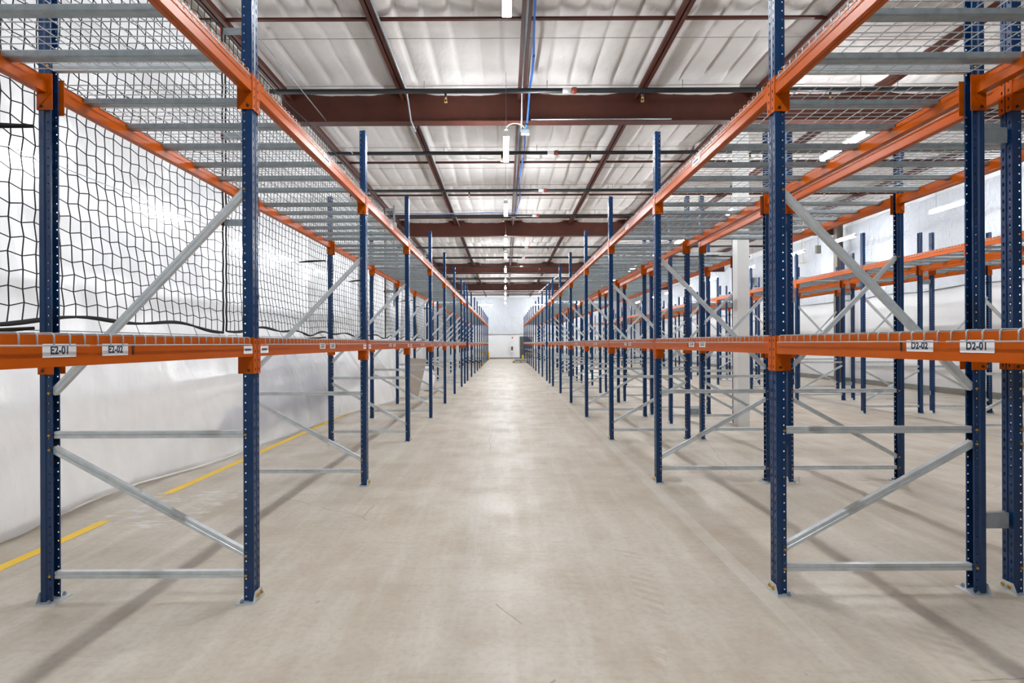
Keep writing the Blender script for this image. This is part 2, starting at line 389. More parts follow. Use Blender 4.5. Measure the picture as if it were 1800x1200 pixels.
# --- wire decks; local x from aisle face inward 0..DEPTH, y centred, z=0 at beam top
DECK = {}
def deck_meshes(W):
    k = round(W, 3)
    if k in DECK: return DECK[k]
    n = max(3, round((W - .03) / .0635) + 1); mb = MB(); r = .0029
    zt = .0045
    ys = [-(W - .03) / 2 + i * (W - .03) / (n - 1) for i in range(n)]
    for y in ys:
        mb.tube([(-.010, y, -.034), (-.010, y, zt - .006), (-.004, y, zt), (DEPTH + .004, y, zt), (DEPTH + .010, y, zt - .006), (DEPTH + .010, y, -.034)], r, 5)
    m = 13
    for i in range(m):
        x = .03 + i * (DEPTH - .06) / (m - 1)
        mb.tube([(x, -W / 2, zt - .0058), (x, W / 2, zt - .0058)], r, 5)
    for x in (-.0155, DEPTH + .0155): mb.tube([(x, -W / 2, -.034), (x, W / 2, -.034)], r, 5)
    wire = mb.data('wire_mesh', 'deck_wire')
    mc = MB(); P = [(-.022, -.002), (.022, -.002), (.022, -.030), (.030, -.034), (.024, -.0395), (-.024, -.0395), (-.030, -.034), (-.022, -.030)]
    mc.prism(P, .029, DEPTH - .029, lambda p, t_: (t_, p[0], p[1]))
    chan = mc.data('support_channel', 'galvanised')
    mf = MB(); mf.v, mf.f, mf.mi, mf.sm = list(mb.v), list(mb.f), list(mb.mi), list(mb.sm)
    mf.cur = 1
    nch = 3 if W > .9 else 2
    offs = [(-W / 2 + (i + .5) * W / nch) for i in range(nch)]
    for oy in offs: mf.prism(P, .029, DEPTH - .029, lambda p, t_: (t_, p[0] + oy, p[1]))
    far = mf.data('wire_deck', 'deck_wire', 'galvanised')
    DECK[k] = (wire, chan, far, offs); return DECK[k]
def deck(name, x, s, yc, z, W, far):
    wire, chan, fd, offs = deck_meshes(W); rz = 0 if s > 0 else PI
    if far: return put(name, fd, None, (x, yc, z), (0, 0, rz))
    r = put(name, None, None, (x, yc, z), (0, 0, rz)); r.empty_display_size = .1
    put('wire_mesh', wire, r)
    for oy in offs: put('support_channel', chan, r, (0, oy, 0))
    return r

# --- stickers on beams
def sticker(par, y, z, w, h, text=None, name='location_label', marks=0):
    """on a beam's local front plane (facing -x); text reads along local -y"""
    mb = MB(); r = .003; P = []
    for cx, cy, a0 in ((w / 2 - r, h / 2 - r, 0), (-w / 2 + r, h / 2 - r, 90), (-w / 2 + r, -h / 2 + r, 180), (w / 2 - r, -h / 2 + r, 270)):
        for da in (0, 45, 90): P.append((cx + r * math.cos(math.radians(a0 + da)), cy + r * math.sin(math.radians(a0 + da))))
    mb.prism(P, -.0006, .0, lambda p, t_: (t_, -p[0], p[1]))
    lb = put(name, mb.data(name, 'label_white'), par, (-.0032, y, z))
    if text:
        cu = bpy.data.curves.new('label_text', 'FONT'); cu.body = text; cu.size = h * .84; cu.align_x = 'CENTER'; cu.align_y = 'CENTER'
        cu.offset = .0015; cu.space_character = 1.06
        to = bpy.data.objects.new('tmp', cu); COL.objects.link(to)
        dg = bpy.context.evaluated_depsgraph_get(); me = bpy.data.meshes.new_from_object(to.evaluated_get(dg)); bpy.data.objects.remove(to)
        me.materials.clear(); me.materials.append(M['ink']); me.transform(Matrix.Diagonal((.86, 1, 1, 1)))
        put('label_text', me, lb, (-.0009, 0, .000), (PI / 2, 0, -PI / 2))
    elif marks:
        mk = MB(); rr = random.Random(marks); u = -w * .36
        while u < w * .34:
            du = rr.uniform(.05, .1) * w; hh = h * rr.uniform(.1, .2)
            mk.q([(-.0009, -u, -hh), (-.0009, -(u + du), -hh * .6), (-.0009, -(u + du), hh), (-.0009, -u, hh * .8)]); u += du * 1.15
        put('label_mark', mk.data('label_mark', 'ink'), lb)
    return lb

# ------------------------------------------------------------------ rows
P_ = 2.54
far_run = lambda y0, n: [y0 + P_ * i for i in range(n)]
ROWS = {
 'E': dict(x=-1.43, s=-1, runs=[[.62, 3.16, 5.70, 8.24, 10.78, 13.32, 15.86, 18.42, 19.84], far_run(21.30, 11)],
           d='netted left row', f='aisle', b='net'),
 'D': dict(x=1.565, s=1, runs=[[.68, 3.22, 5.76, 8.30, 10.84, 13.38, 15.92, 18.46, 19.84], far_run(21.15, 11)],
           d='row right of the main aisle', f='aisle', b='inner'),
 'C': dict(x=4.145, s=-1, runs=[[.68, 3.22, 5.76, 8.30], [9.88, 11.16, 13.70, 16.24, 18.78, 20.06], far_run(21.5, 11)],
           d='row with the white column', f='far', b='inner'),
 'B': dict(x=7.22, s=1, runs=[[6.07, 8.61, 11.15, 13.69, 16.23, 18.77, 20.05], far_run(21.5, 11)],
           d='row across the second aisle', f='near', b='inner'),
 'A': dict(x=9.825, s=-1, runs=[[8.61, 11.15, 13.69, 16.23, 18.77, 20.05], far_run(21.5, 11)],
           d='row nearest the right wall', f='wall', b='inner'),
}
FRONT = {'E': 'aisle-side', 'D': 'aisle-side', 'C': 'second-aisle-side', 'B': 'second-aisle-side', 'A': 'wall-side'}
BACK = {'E': 'net-side', 'D': 'back-to-back', 'C': 'back-to-back', 'B': 'back-to-back', 'A': 'back-to-back'}
for key, R in ROWS.items():
    x, s = R['x'], R['s']; fi = 0; bi = 0
    lowrow = key in 'BA'
    for run in R['runs']:
        for i, y in enumerate(run):
            lod = 0 if y < 9 else 1 if y < 22 else 2
            tag(frame('upright_frame', x, y, s, lod), f"blue upright frame, {ORD[fi - 1]} from the camera in the {R['d']}" if fi else f"blue upright frame just outside the picture in the {R['d']}", 'rack frame', f"upright frames of the {R['d']}"); fi += 1
        for ya, yb in zip(run, run[1:]):
            bay = f'{ORD[bi - (key == "C")]} bay' if bi or key != 'C' else 'bay at picture edge'
            far = yb > 16.5; yc = (ya + yb) / 2
            for lv, (za, zb, nm) in enumerate(((Z1A, Z1B, 'lower'), (Z2A, Z2B, 'upper'))):
                if lv == 0 and lowrow and yc > 21: continue
                bm = beam('load_beam', x, s, ya, yb, za, far)
                tag(bm, f"orange {nm} {FRONT[key]} beam, {bay} of the {R['d']}", 'rack beam', f"{nm} beams of the {R['d']}")
                b2 = beam('load_beam', x + s * DEPTH, -s, ya, yb, za, far)
                tag(b2, f"orange {nm} {BACK[key]} beam, {bay} of the {R['d']}", 'rack beam', f"{nm} beams of the {R['d']}")
                if not (lv == 0 and lowrow):
                    if yb - ya > 2: spl = ((-.60, 1.17, 'nearer'), (.60, 1.17, 'farther'))
                    else: spl = ((0, yb - ya - .12, 'single'),)
                    for oy, W, w_ in spl:
                        dk = deck('wire_deck', x, s, yc + oy, zb, W, far)
                        tag(dk, f"grey {w_} {nm} wire deck, {bay} of the {R['d']}", 'wire deck', f"{nm} wire decks of the {R['d']}")
                # stickers
                if key in 'ED' and yb - ya > 2 and not far:
                    rot = 1 if s > 0 else -1     # local y -> world y sign
                    L2 = (yb - ya - .084) / 2
                    if lv == 0:
                        n0 = 2 * bi + 1
                        for sgn, nn in ((-1, n0), (1, n0 + 1)):
                            lb = sticker(bm, rot * sgn * .126, .052, .134, .043, f"{key}2-{nn:02d}" if bi < 4 else None, marks=nn)
                            lb['label'] = 'white location label' + (f' reading {key}2-{nn:02d}' if bi < 1 else '')
                        ar = MB(); ar.q([(-.0036, -.0055, -.022), (-.0036, .0055, -.022), (-.0036, .0055, .008), (-.0036, -.0055, .008)])
                        ar.q([(-.0036, -.010, .008), (-.0036, .010, .008), (-.0036, 0, .018)])
                        put('arrow_sticker', ar.data('arrow_sticker', 'ink_black'), bm, (0, rot * .222, .052))
                        if key == 'E':
                            for sgn in (-1, 1): sticker(bm, rot * sgn * (L2 - .062), .038, .105, .043, None, 'small_label', 40 + bi)
                    else: sticker(bm, rot * .0, .048, .17, .05, None, 'location_label', 60 + bi)
            bi += 1

# row spacers between back-to-back rows
def spacer(mb, L): mb.prism([(-.02, -.045), (.02, -.045), (.02, -.02), (.012, -.015), (.012, .015), (.02, .02), (.02, .045), (-.02, .045)], 0, L, lambda p, t_: (t_, p[0], p[1]))
def make_spacer(x0, L, y, z, where, n):
    mb = MB(); spacer(mb, L)
    tag(put('row_spacer', mb.data('row_spacer', 'galvanised'), None, (x0, y, z)), f"{where} galvanised spacer joining back-to-back frames, {ORD[n]} from the camera {'right of the aisle' if x0 < 5 else 'across the second aisle'}", 'row spacer', 'row spacers between back-to-back racks')
for n, y in enumerate((3.22, 5.76, 8.30)):
    for z, w_ in ((.42, 'low'), (2.66, 'high')): make_spacer(1.565 + DEPTH + .012, 4.145 - DEPTH - 1.565 - DEPTH - .024, y, z, w_, n)
for n, y in enumerate((11.15, 13.69, 16.23)):
    for z, w_ in ((.42, 'low'), (2.66, 'high')): make_spacer(7.22 + DEPTH + .012, 9.825 - DEPTH - 7.22 - DEPTH - .024, y, z, w_, n)

# ------------------------------------------------------------------ room shell
XL, XR, YB, YF, ZC = -10.5, 12.4, -6.0, 50.6, 5.95
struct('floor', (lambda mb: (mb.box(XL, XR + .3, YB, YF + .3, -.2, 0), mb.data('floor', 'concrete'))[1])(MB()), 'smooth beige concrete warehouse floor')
mb = MB(); mb.box(XR, XR + .2, YB, YF + .2, 0, 6.4); struct('wall_right', mb.data('wall_right', 'white_wall'))
mb = MB(); mb.box(XL, XR, YF, YF + .2, 0, 6.4); struct('wall_far', mb.data('wall_far', 'white_wall'))
mb = MB(); mb.box(XL - .2, XL, YB, YF + .2, 0, 6.4); struct('wall_left', mb.data('wall_left', 'white_wall'))
mb = MB(); mb.box(XR - .10, XR, YB, YF, 0, .16); struct('baseboard_right', mb.data('baseboard_right', 'curb_grey'), 'grey concrete curb along the right wall')
mb = MB(); mb.box(XL, XR - .1, YF - .08, YF, 0, .13); struct('baseboard_far', mb.data('baseboard_far', 'curb_grey'))
# quilted insulation ceiling
GY = [9.66 + 10.27 * i for i in range(4)]
PX = [-1.73 + 2.03 * i for i in range(-4, 8)]
WY = [7.4 + 2.95 * i for i in range(-5, 16)]
def ceil_mesh():
    xs = []; x = XL
    while x < XR + .3: xs.append(x); x += .033 if -4.4 < x < 6 else .06 if -4.4 < x < 9 else .2
    ys = []; y = YB
    while y < YF + .3: ys.append(y); y += .10 if y < 16 else .2 if y < 26 else .45
    V = []
    for y in ys:
        blk = math.floor((y + 20.0) / 2.95 - .07)
        dw = min(abs((y - w0 + .7375) % 1.475 - .7375) for w0 in (7.4 + .55,))
        pin = 1 - .55 * math.exp(-(dw / .10) ** 2)
        dg = min(abs(y - g) for g in GY)
        sag = .17 * math.exp(-(dg / .28) ** 2)
        for x in xs:
            xx = x + .015 * math.sin(y * .9 + blk * 2.1) + .03 * noise.noise((x * .7, y * .35, 3.1))
            k = (xx / .37 + .31 * (blk % 3)); fr = k - math.floor(k)
            pil = (4 * fr * (1 - fr)) ** .30
            z = ZC + .03 - (.055 * pil + .042 * fr) * pin * (1 - .85 * min(1, sag * 6)) + 0.007 * noise.noise((x * 3.1, y * 1.1, .5)) + .005 * noise.noise((x * 9, y * 3, 2.5))
            px = ((x - PX[0] + 1.015) % 2.03) - 1.015
            z -= .05 * math.exp(-(px / .16) ** 2)
            if sag > .002:
                z -= sag * (1 - .7 * math.exp(-(px / .30) ** 2))
            V.append((x, y, z))
    nx = len(xs); F = [(j * nx + i, j * nx + i + 1, (j + 1) * nx + i + 1, (j + 1) * nx + i) for j in range(len(ys) - 1) for i in range(nx - 1)]
    me = bpy.data.meshes.new('ceiling'); me.from_pydata(V, [], F); me.materials.append(M['insulation_facing'])
    me.polygons.foreach_set('use_smooth', [True] * len(F)); me.update(); return me
struct('ceiling', ceil_mesh(), 'white quilted insulation under the roof')
mb = MB(); mb.box(XL - .2, XR + .3, YB, YF + .3, 6.3, 6.4); struct('roof_slab', mb.data('roof_slab', 'steel_dark'))
# girders (I-sections), purlins, bridging bars
IB = lambda w, h, tf, tw: [(-w / 2, 0), (w / 2, 0), (w / 2, tf), (tw / 2, tf), (tw / 2, h - tf), (w / 2, h - tf), (w / 2, h), (-w / 2, h), (-w / 2, h - tf), (-tw / 2, h - tf), (-tw / 2, tf), (-w / 2, tf)]
for i, gy in enumerate(GY):
    mb = MB(); mb.prism(IB(.2, .55, .016, .012), -3.9, XR - .36, lambda p, t_: (t_, gy + p[0], 5.315 + p[1]))
    struct('girder_beam', mb.data('girder_beam', 'brown_steel'), f"{ORD[i]} dark brown roof girder from the camera")
names_p = {}
for i, px in enumerate(PX):
    mb = MB()
    for sg in (-1, 1):
        a0, a1 = sorted((sg * .012, sg * .068)); mb.box(px + a0, px + a1, YB, YF, 5.72, 5.732)
        a0, a1 = sorted((sg * .012, sg * .020)); mb.box(px + a0, px + a1, YB, YF, 5.732, 5.86)
    struct('purlin_beam', mb.data('purlin_beam', 'brown_steel'))
for i, wy in enumerate(WY):
    if wy < -2 or min(abs(wy - g) for g in GY) < .15: continue
    mb = MB(); mb.box(XL, XR, wy - .025, wy + .025, 5.805, 5.815); mb.box(XL, XR, wy + .017, wy + .025, 5.815, 5.86)
    struct('bridging_beam', mb.data('bridging_beam', 'brown_steel'))
# retaining wires
for i, wy in enumerate(WY):
    if wy < 0: continue
    for dy in (.55, 2.02):
        mb = MB(); mb.tube([(XL, wy + dy, 5.862), (XR, wy + dy, 5.862)], .004, 4)
        struct('ceiling_trim', mb.data('ceiling_trim', 'steel_dark'))
mb = MB(); mb.box(4.02, 4.225, 9.52, 9.72, 0, 5.312); struct('column', mb.data('column', 'white_paint'), 'white square column between the racks on the right')
mb = MB(); mb.prism(IB(.22, .22, .014, .010), 0, 5.7, lambda p, t_: (XR - .52 + p[1], 19.8 + p[0], t_)); struct('column', mb.data('column', 'steel_dark'), 'bare steel column against the right wall')

# ------------------------------------------------------------------ sprinkler pipes
HEAD = MB(); HEAD.cur = 0; HEAD.tube([(0, 0, 0), (0, 0, -.055)], .016, 8); HEAD.cur = 1
HEAD.tube([(0, 0, -.05), (0, 0, -.075)], .012, 8); HEAD.tube([(-.013, 0, -.07), (-.013, 0, -.115)], .004, 5); HEAD.tube([(.013, 0, -.07), (.013, 0, -.115)], .004, 5)
HEAD.tube([(0, 0, -.113), (0, 0, -.118)], .022, 10); HEAD = HEAD.data('sprinkler_head', 'black_pipe', 'brass')
mb = MB(); mb.tube([(-.035, 0, 0), (.035, 0, 0)], .052, 12); CPL = mb.data('coupling', 'coupling_red')
mb = MB(); mb.tube([(-.07, 0, 0), (.07, 0, 0)], .0408, 12); PLB = mb.data('pipe_label', 'label_white')
for i in range(14):
    y = 8.95 + 2.93 * i
    if any(abs(y - g) < .14 for g in GY): y -= .22
    r = put('sprinkler_pipe', None, None, (0, y, 5.56)); r.empty_display_size = .1
    mb = MB(); mb.tube([(-3.85 if i < 5 else -4.25, 0, 0), (11.8, 0, 0)], .040, 12); put('pipe', mb.data('pipe', 'black_pipe'), r)
    if i < 8:
        for hx in ((-.95 + .9 * (i % 2), 2.25 - .4 * (i % 2), 5.3, 8.6)): put('sprinkler_head', HEAD, r, (hx, 0, -.032)).scale = (1.3, 1.3, 1.3)
        put('coupling', CPL, r, (1.14 - .02 * i, 0, 0)); put('pipe_label', PLB, r, (1.02 - .02 * i, 0, 0))
        mb = MB()
        for hx in (-1.3, .7, 2.9, 6.4): mb.tube([(hx, 0, .035), (hx, 0, .17)], .006, 5)
        put('hanger_rod', mb.data('hanger_rod', 'galvanised'), r)
    tag(r, f"black sprinkler pipe crossing below the roof, {ORD[i]} from the camera", 'pipe', 'black sprinkler pipes under the roof')

# ------------------------------------------------------------------ lights
def light_fixture():
    hz = MB(); hz.prism([(-.03, .052), (.03, .052), (.022, .085), (-.022, .085)], -.60, .60, lambda p, t_: (p[0], t_, p[1]))
    hz.box(-.045, .045, -.632, -.617, -.03, .06); hz.box(-.045, .045, .617, .632, -.03, .06)
    df = MB(); df.prism([(-.035, .05), (.035, .05), (.043, .020), (.038, -.018), (.020, -.032), (-.020, -.032), (-.038, -.018), (-.043, .020)], -.616, .616, lambda p, t_: (p[0], t_, p[1]))
    cb = MB(); cb.tube([(0, 0, .085), (0, 0, 1.05)], .003, 5)
    return hz.data('housing', 'white_plastic'), (df.data('diffuser', 'led_diffuser'), df.data('diffuser', 'led_diffuser_dim')), cb.data('hanger_cable', 'steel_dark')
LH, LD, LC = light_fixture()
LZ = 4.73
LY = [-3.6, .6, 4.85, 9.25, 13.45, 17.7, 20.6, 24.6, 28.8, 32.6, 36.6, 40.5, 45.0]
def lamp(x, y, lab, rz=0, z=LZ, grp='hanging strip lights'):
    r = put('hanging_light', None, None, (x, y, z), (0, 0, rz)); r.empty_display_size = .1
    put('housing', LH, r); put('diffuser', LD[1 if x > 9 else 0], r); 
    for yy in (-.45, .45): put('hanger_cable', LC, r, (0, yy, 0))
    return tag(r, lab, 'ceiling light', grp)
for i, y in enumerate(LY):  # main-aisle lamps above and behind the camera are unseen, added for the near floor
    lamp(.03, y, f"glowing white strip light above the main aisle, {ORD[max(0, i - 2)]} from the camera" if i >= 2 else f"unseen strip light added over the aisle {'behind' if i == 0 else 'above'} the camera")
    if i >= 2: lamp(5.70, y, f"glowing white strip light above the second aisle, {ORD[i - 3]} from the camera" if i > 2 else 'strip light above the second aisle, just outside the picture')
    if i >= 3: lamp(10.85, y - .05, f"glowing white strip light along the right wall, {ORD[i - 4]} from the camera" if i > 3 else 'strip light along the right wall, just outside the picture')
    if i < 9:
        lamp(-8.4, y + .4, f"strip light glowing through the milky plastic, {ORD[i]} from the camera", grp='strip lights behind the plastic')
for i, (x, y) in enumerate(((-1.7, 47.6), (2.9, 47.6), (6.6, 47.6))): lamp(x, y, f"strip light set crosswise before the far wall, {ORD[i]} from the left", PI / 2)
# cord loop of the second aisle lamp and junction box
cord = MB(); pts = [(.03 + .16 - .16 * math.cos(a), 9.50, 5.15 + .10 * math.sin(a)) for a in [PI * k / 12 for k in range(13)]]
cord.tube([(.03, 9.5, LZ + .09)] + pts + [(.35, 9.5, 5.06)], .008, 6)
tag(put('power_cord', cord.data('power_cord', 'white_plastic')), 'white power cord looping down to the strip light at the first girder', 'cord')
# conduits
def conduit(pts, r, lab, mat='galvanised', name='ceiling_conduit', grp='conduits under the roof'):
    mb = MB(); mb.tube(pts, r, 8); return tag(put(name, mb.data(name, mat)), lab, 'pipe', grp)
conduit([(.30, YB, 5.69), (.30, 9.2, 5.69), (.30, 9.42, 5.26), (.30, 9.9, 5.26), (.30, 10.3, 5.69), (.30, YF - .3, 5.69)], .014, 'thin grey conduit running under the purlin above the aisle')
conduit([(-1.63, YB, 5.69), (-1.63, 9.2, 5.69), (-1.60, 9.45, 5.28), (-1.6, 9.9, 5.28), (-1.63, 10.3, 5.69), (-1.63, 40, 5.69)], .014, 'thin grey conduit beside the purlin left of the aisle')
conduit([(.46, 9.549, 5.335), (2.9, 9.549, 5.335)], .012, 'thin grey conduit along the lower edge of the first girder')
mb = MB(); mb.box(.29, .43, 9.44, 9.52, 5.05, 5.13); tag(put('junction_box', mb.data('junction_box', 'galvanised')), 'small grey junction box under the first roof girder', 'junction box')
conduit([(-3.35, 6.9, 5.66), (-3.0, 10.9, 5.22)], .008, 'thin steel brace rod sloping under the roof at upper left', name='ceiling_brace_rod', grp='roof brace rods')
# data cables
r = put('cable_bundle', None, None, (0, 0, 0)); r.empty_display_size = .1
pth = [(.40 + .03 * math.sin(y * 1.7), y, 5.645 + .02 * math.cos(y * 2.1) - .42 * math.exp(-((y - 9.66) / .48) ** 4)) for y in [YB + i * .5 for i in range(int((17.6 - YB) / .5))]] + [(.36, 17.5, 5.6), (.2, 17.65, 5.62), (-.5, 17.65, 5.64), (-1.8, 17.65, 5.60), (-3.6, 17.65, 5.62)]
for dx, dz, mt, nm in ((0, 0, 'cable_blue', 'blue_cable'), (.016, .004, 'cable_blue', 'blue_cable'), (.006, .015, 'cable_white', 'white_cable')):
    mb = MB(); mb.tube([(p[0] + dx + .006 * math.sin(k * 1.3 + dz * 300), p[1], p[2] + dz) for k, p in enumerate(pth)], .0105, 6); put(nm, mb.data(nm, mt), r)
mb = MB()
for k in range(4, len(pth) - 5, 3): mb.tube([(pth[k][0] + .008, pth[k][1] - .012, pth[k][2] + .005), (pth[k][0] + .008, pth[k][1] + .012, pth[k][2] + .005)], .021, 8)
put('cable_tie', mb.data('cable_tie', 'net_black'), r)
tag(r, 'bundle of blue and white data cables slung under the roof above the aisle', 'cables')

# ------------------------------------------------------------------ left: milky plastic partition
def lerp_pts(P, y):
    if y <= P[0][0]: return P[0][1]
    for (a, va), (b_, vb) in zip(P, P[1:]):
        if y <= b_: k = (y - a) / (b_ - a); k = k * k * (3 - 2 * k); return va + (vb - va) * k
    return P[-1][1]
BASE = [(-4, -4.25), (2.5, -3.78), (4.1, -3.80), (5.4, -3.92), (7.0, -3.62), (9.0, -3.45), (11.0, -3.32), (12.6, -3.05), (13.9, -2.80), (14.6, -2.9)]
TOPX = -4.15
ys = []; y = -4
while y < 14.65: ys.append(y); y += .08
zs = [0.012, .02, .03] + [.08 + i * .11 for i in range(51)]
V = []
skirt = [lambda y: .28 + .12 * noise.noise((y * .8, 4, 1)) + .06 * noise.noise((y * 3, 1, 1))]
for y in ys:
    bx = lerp_pts(BASE, y)
    for j, z in enumerate(zs):
        k = min(1, z / 2.6); k = k * k * (3 - 2 * k)
        x = bx + (TOPX - bx) * k
        fold = .05 * noise.noise((y * 1.2 + z * .25, z * .25, 7)) + .045 * noise.noise((y * 3.5, z * .5 + y, 2)) * (1.2 - min(1, z / 3)) + .022 * noise.noise((y * 7 + z * 3, z * 2.0, 6)) * max(0, 1 - z / 1.4) + .10 * noise.noise((y * .35, z * .3, 5))
        x += fold * min(1, z / .5)
        if j == 0: x = bx + .30 * max(0, min(1, (6 - y) / 4)) * .6 + .05 * noise.noise((y * 2.3, 0, 3)); zz = .012
        elif j == 1: x = bx + .06 + .03 * noise.noise((y * 2.9, 1, 3)); zz = .03
        else: zz = z
        V.append((x, y, zz))
nz_ = len(zs); F = [(i * nz_ + j, i * nz_ + j + 1, (i + 1) * nz_ + j + 1, (i + 1) * nz_ + j) for i in range(len(ys) - 1) for j in range(nz_ - 1)]
me = bpy.data.meshes.new('plastic_sheet'); me.from_pydata(V, [], F); me.materials.append(M['milky_sheet']); me.polygons.foreach_set('use_smooth', [True] * len(F)); me.update()
tag(put('plastic_curtain', me), 'milky translucent plastic sheet hung as a partition left of the netted row', 'plastic sheet')
# further sheet, set back
def flat_sheet(name, x0, y0, x1, y1, z0, z1, mat, amp, sy=.25, sz=.25, seed=1):
    d = Vector((x1 - x0, y1 - y0)); L = d.length; d.normalize(); nrm = Vector((-d.y, d.x)); V = []; nu = int(L / sy) + 1; nv = int((z1 - z0) / sz) + 1
    for i in range(nu + 1):
        u = L * i / nu
        for j in range(nv + 1):
            z = z0 + (z1 - z0) * j / nv
            o = amp * (noise.noise((u * .7, z * .5, seed)) + .5 * noise.noise((u * 2.1 + z, z * 1.3, seed + 3)) + .3 * noise.noise((u * 5, z * 4, seed + 5)))
            V.append((x0 + d.x * u + nrm.x * o, y0 + d.y * u + nrm.y * o, z + (.06 * noise.noise((u * .6, 2, seed)) if j == 0 else 0)))
    F = [(i * (nv + 1) + j, i * (nv + 1) + j + 1, (i + 1) * (nv + 1) + j + 1, (i + 1) * (nv + 1) + j) for i in range(nu) for j in range(nv)]
    me = bpy.data.meshes.new(name); me.from_pydata(V, [], F); me.materials.append(M[mat]); me.polygons.foreach_set('use_smooth', [True] * len(F)); me.update()
    return put(name, me)
tag(flat_sheet('plastic_curtain', -4.6, 15.2, -4.9, 50.4, .05, 5.58, 'milky_sheet', .08, .2, .2, 4), 'second milky plastic sheet set back farther down the left side', 'plastic sheet')
tag(flat_sheet('wall_mounted_film', XR - .12, YF - .2, XR - .12, YB + .1, 2.95, 5.58, 'wall_film', .08, .12, .12, 9), 'crinkled shiny plastic film covering the upper right wall', 'plastic film')
tag(flat_sheet('wall_mounted_film', XL + .1, YF - .13, XR - .3, YF - .13, 2.28, 5.58, 'wall_film', .06, .2, .18, 11), 'crinkled shiny plastic film covering the upper far wall', 'plastic film')
# yellow floor line
mb = MB(); mb.box(-3.37, -3.28, 1.0, 16.5, .0008, .0016)
tag(put('floor_line', mb.data('floor_line', 'worn_yellow')), 'worn yellow line painted along the floor beside the plastic sheet', 'floor line')

# things seen blurred through the sheet
r = put('floor_scrubber', None, None, (-4.26, 10.15, 0)); r.empty_display_size = .1
mb = MB(); mb.box(-.35, .35, -.50, .50, .22, .75); mb.prism([(-.3, .75), (.3, .75), (.25, 1.1), (-.25, 1.1)], -.15, .5, lambda p, t_: (p[0], t_, p[1])); put('body', mb.data('body', 'machine_blue'), r)
mb = MB(); mb.box(-.27, .27, .35, .47, 1.1, 1.55); put('backrest', mb.data('backrest', 'machine_blue'), r)
for sx_ in (-.3, .3):
    for sy_ in (-.4, .4):
        mb = MB(); mb.tube([(sx_ - .05, sy_, .18), (sx_ + .05, sy_, .18)], .18, 16); put('wheel', mb.data('wheel', 'net_black'), r)
tag(r, 'dark blue machine standing blurred behind the plastic sheet', 'machine')
def sack(name, c, rx, ry, rz_, mat, lab, cat, seed):
    V = []; F = []; nu, nv = 18, 12
    for j in range(nv + 1):
        th = PI * j / nv
        for i in range(nu):
            ph = 2 * PI * i / nu; d = Vector((math.sin(th) * math.cos(ph), math.sin(th) * math.sin(ph), math.cos(th)))
            k = 1 + .22 * noise.noise(tuple(d * 1.6 + Vector((seed, 0, 0))))
            V.append((c[0] + d.x * rx * k, c[1] + d.y * ry * k, max(.006, c[2] + d.z * rz_ * k)))
    for j in range(nv):
        for i in range(nu): F.append((j * nu + i, j * nu + (i + 1) % nu, (j + 1) * nu + (i + 1) % nu, (j + 1) * nu + i))
    me = bpy.data.meshes.new(name); me.from_pydata(V, [], F); me.materials.append(M[mat]); me.polygons.foreach_set('use_smooth', [True] * len(F)); me.update()
    return tag(put(name, me), lab, cat)
sack('cloth_heap', (-4.2, 8.95, .22), .36, .5, .27, 'machine_blue', 'low dark heap blurred behind the plastic sheet', 'heap', 3)
sack('cloth_bundle', (-4.1, 12.1, .4), .34, .6, .45, 'machine_blue', 'dark rounded bundle behind the plastic, farther from the camera', 'bundle', 8)
sack('fabric_sack', (-2.40, 17.1, .36), .20, .38, .42, 'white_plastic', 'white fabric sack slumped beside the cardboard sheet', 'sack', 5)
mb = MB()
P = [(-.28, 0), (.02, 0), (.30, 1.04), (-.30, 1.08)]
mb.prism(P, -.006, .006, lambda p, t_: (p[0] * .98, t_ + .22 * (1.08 - p[1]) - .1 + .05 * p[0], p[1] + .004))
tag(put('cardboard_sheet', mb.data('cardboard_sheet', 'cardboard'), None, (-2.38, 14.75, 0)), 'pale brown cardboard sheet leaning upright at the end of the plastic', 'cardboard')

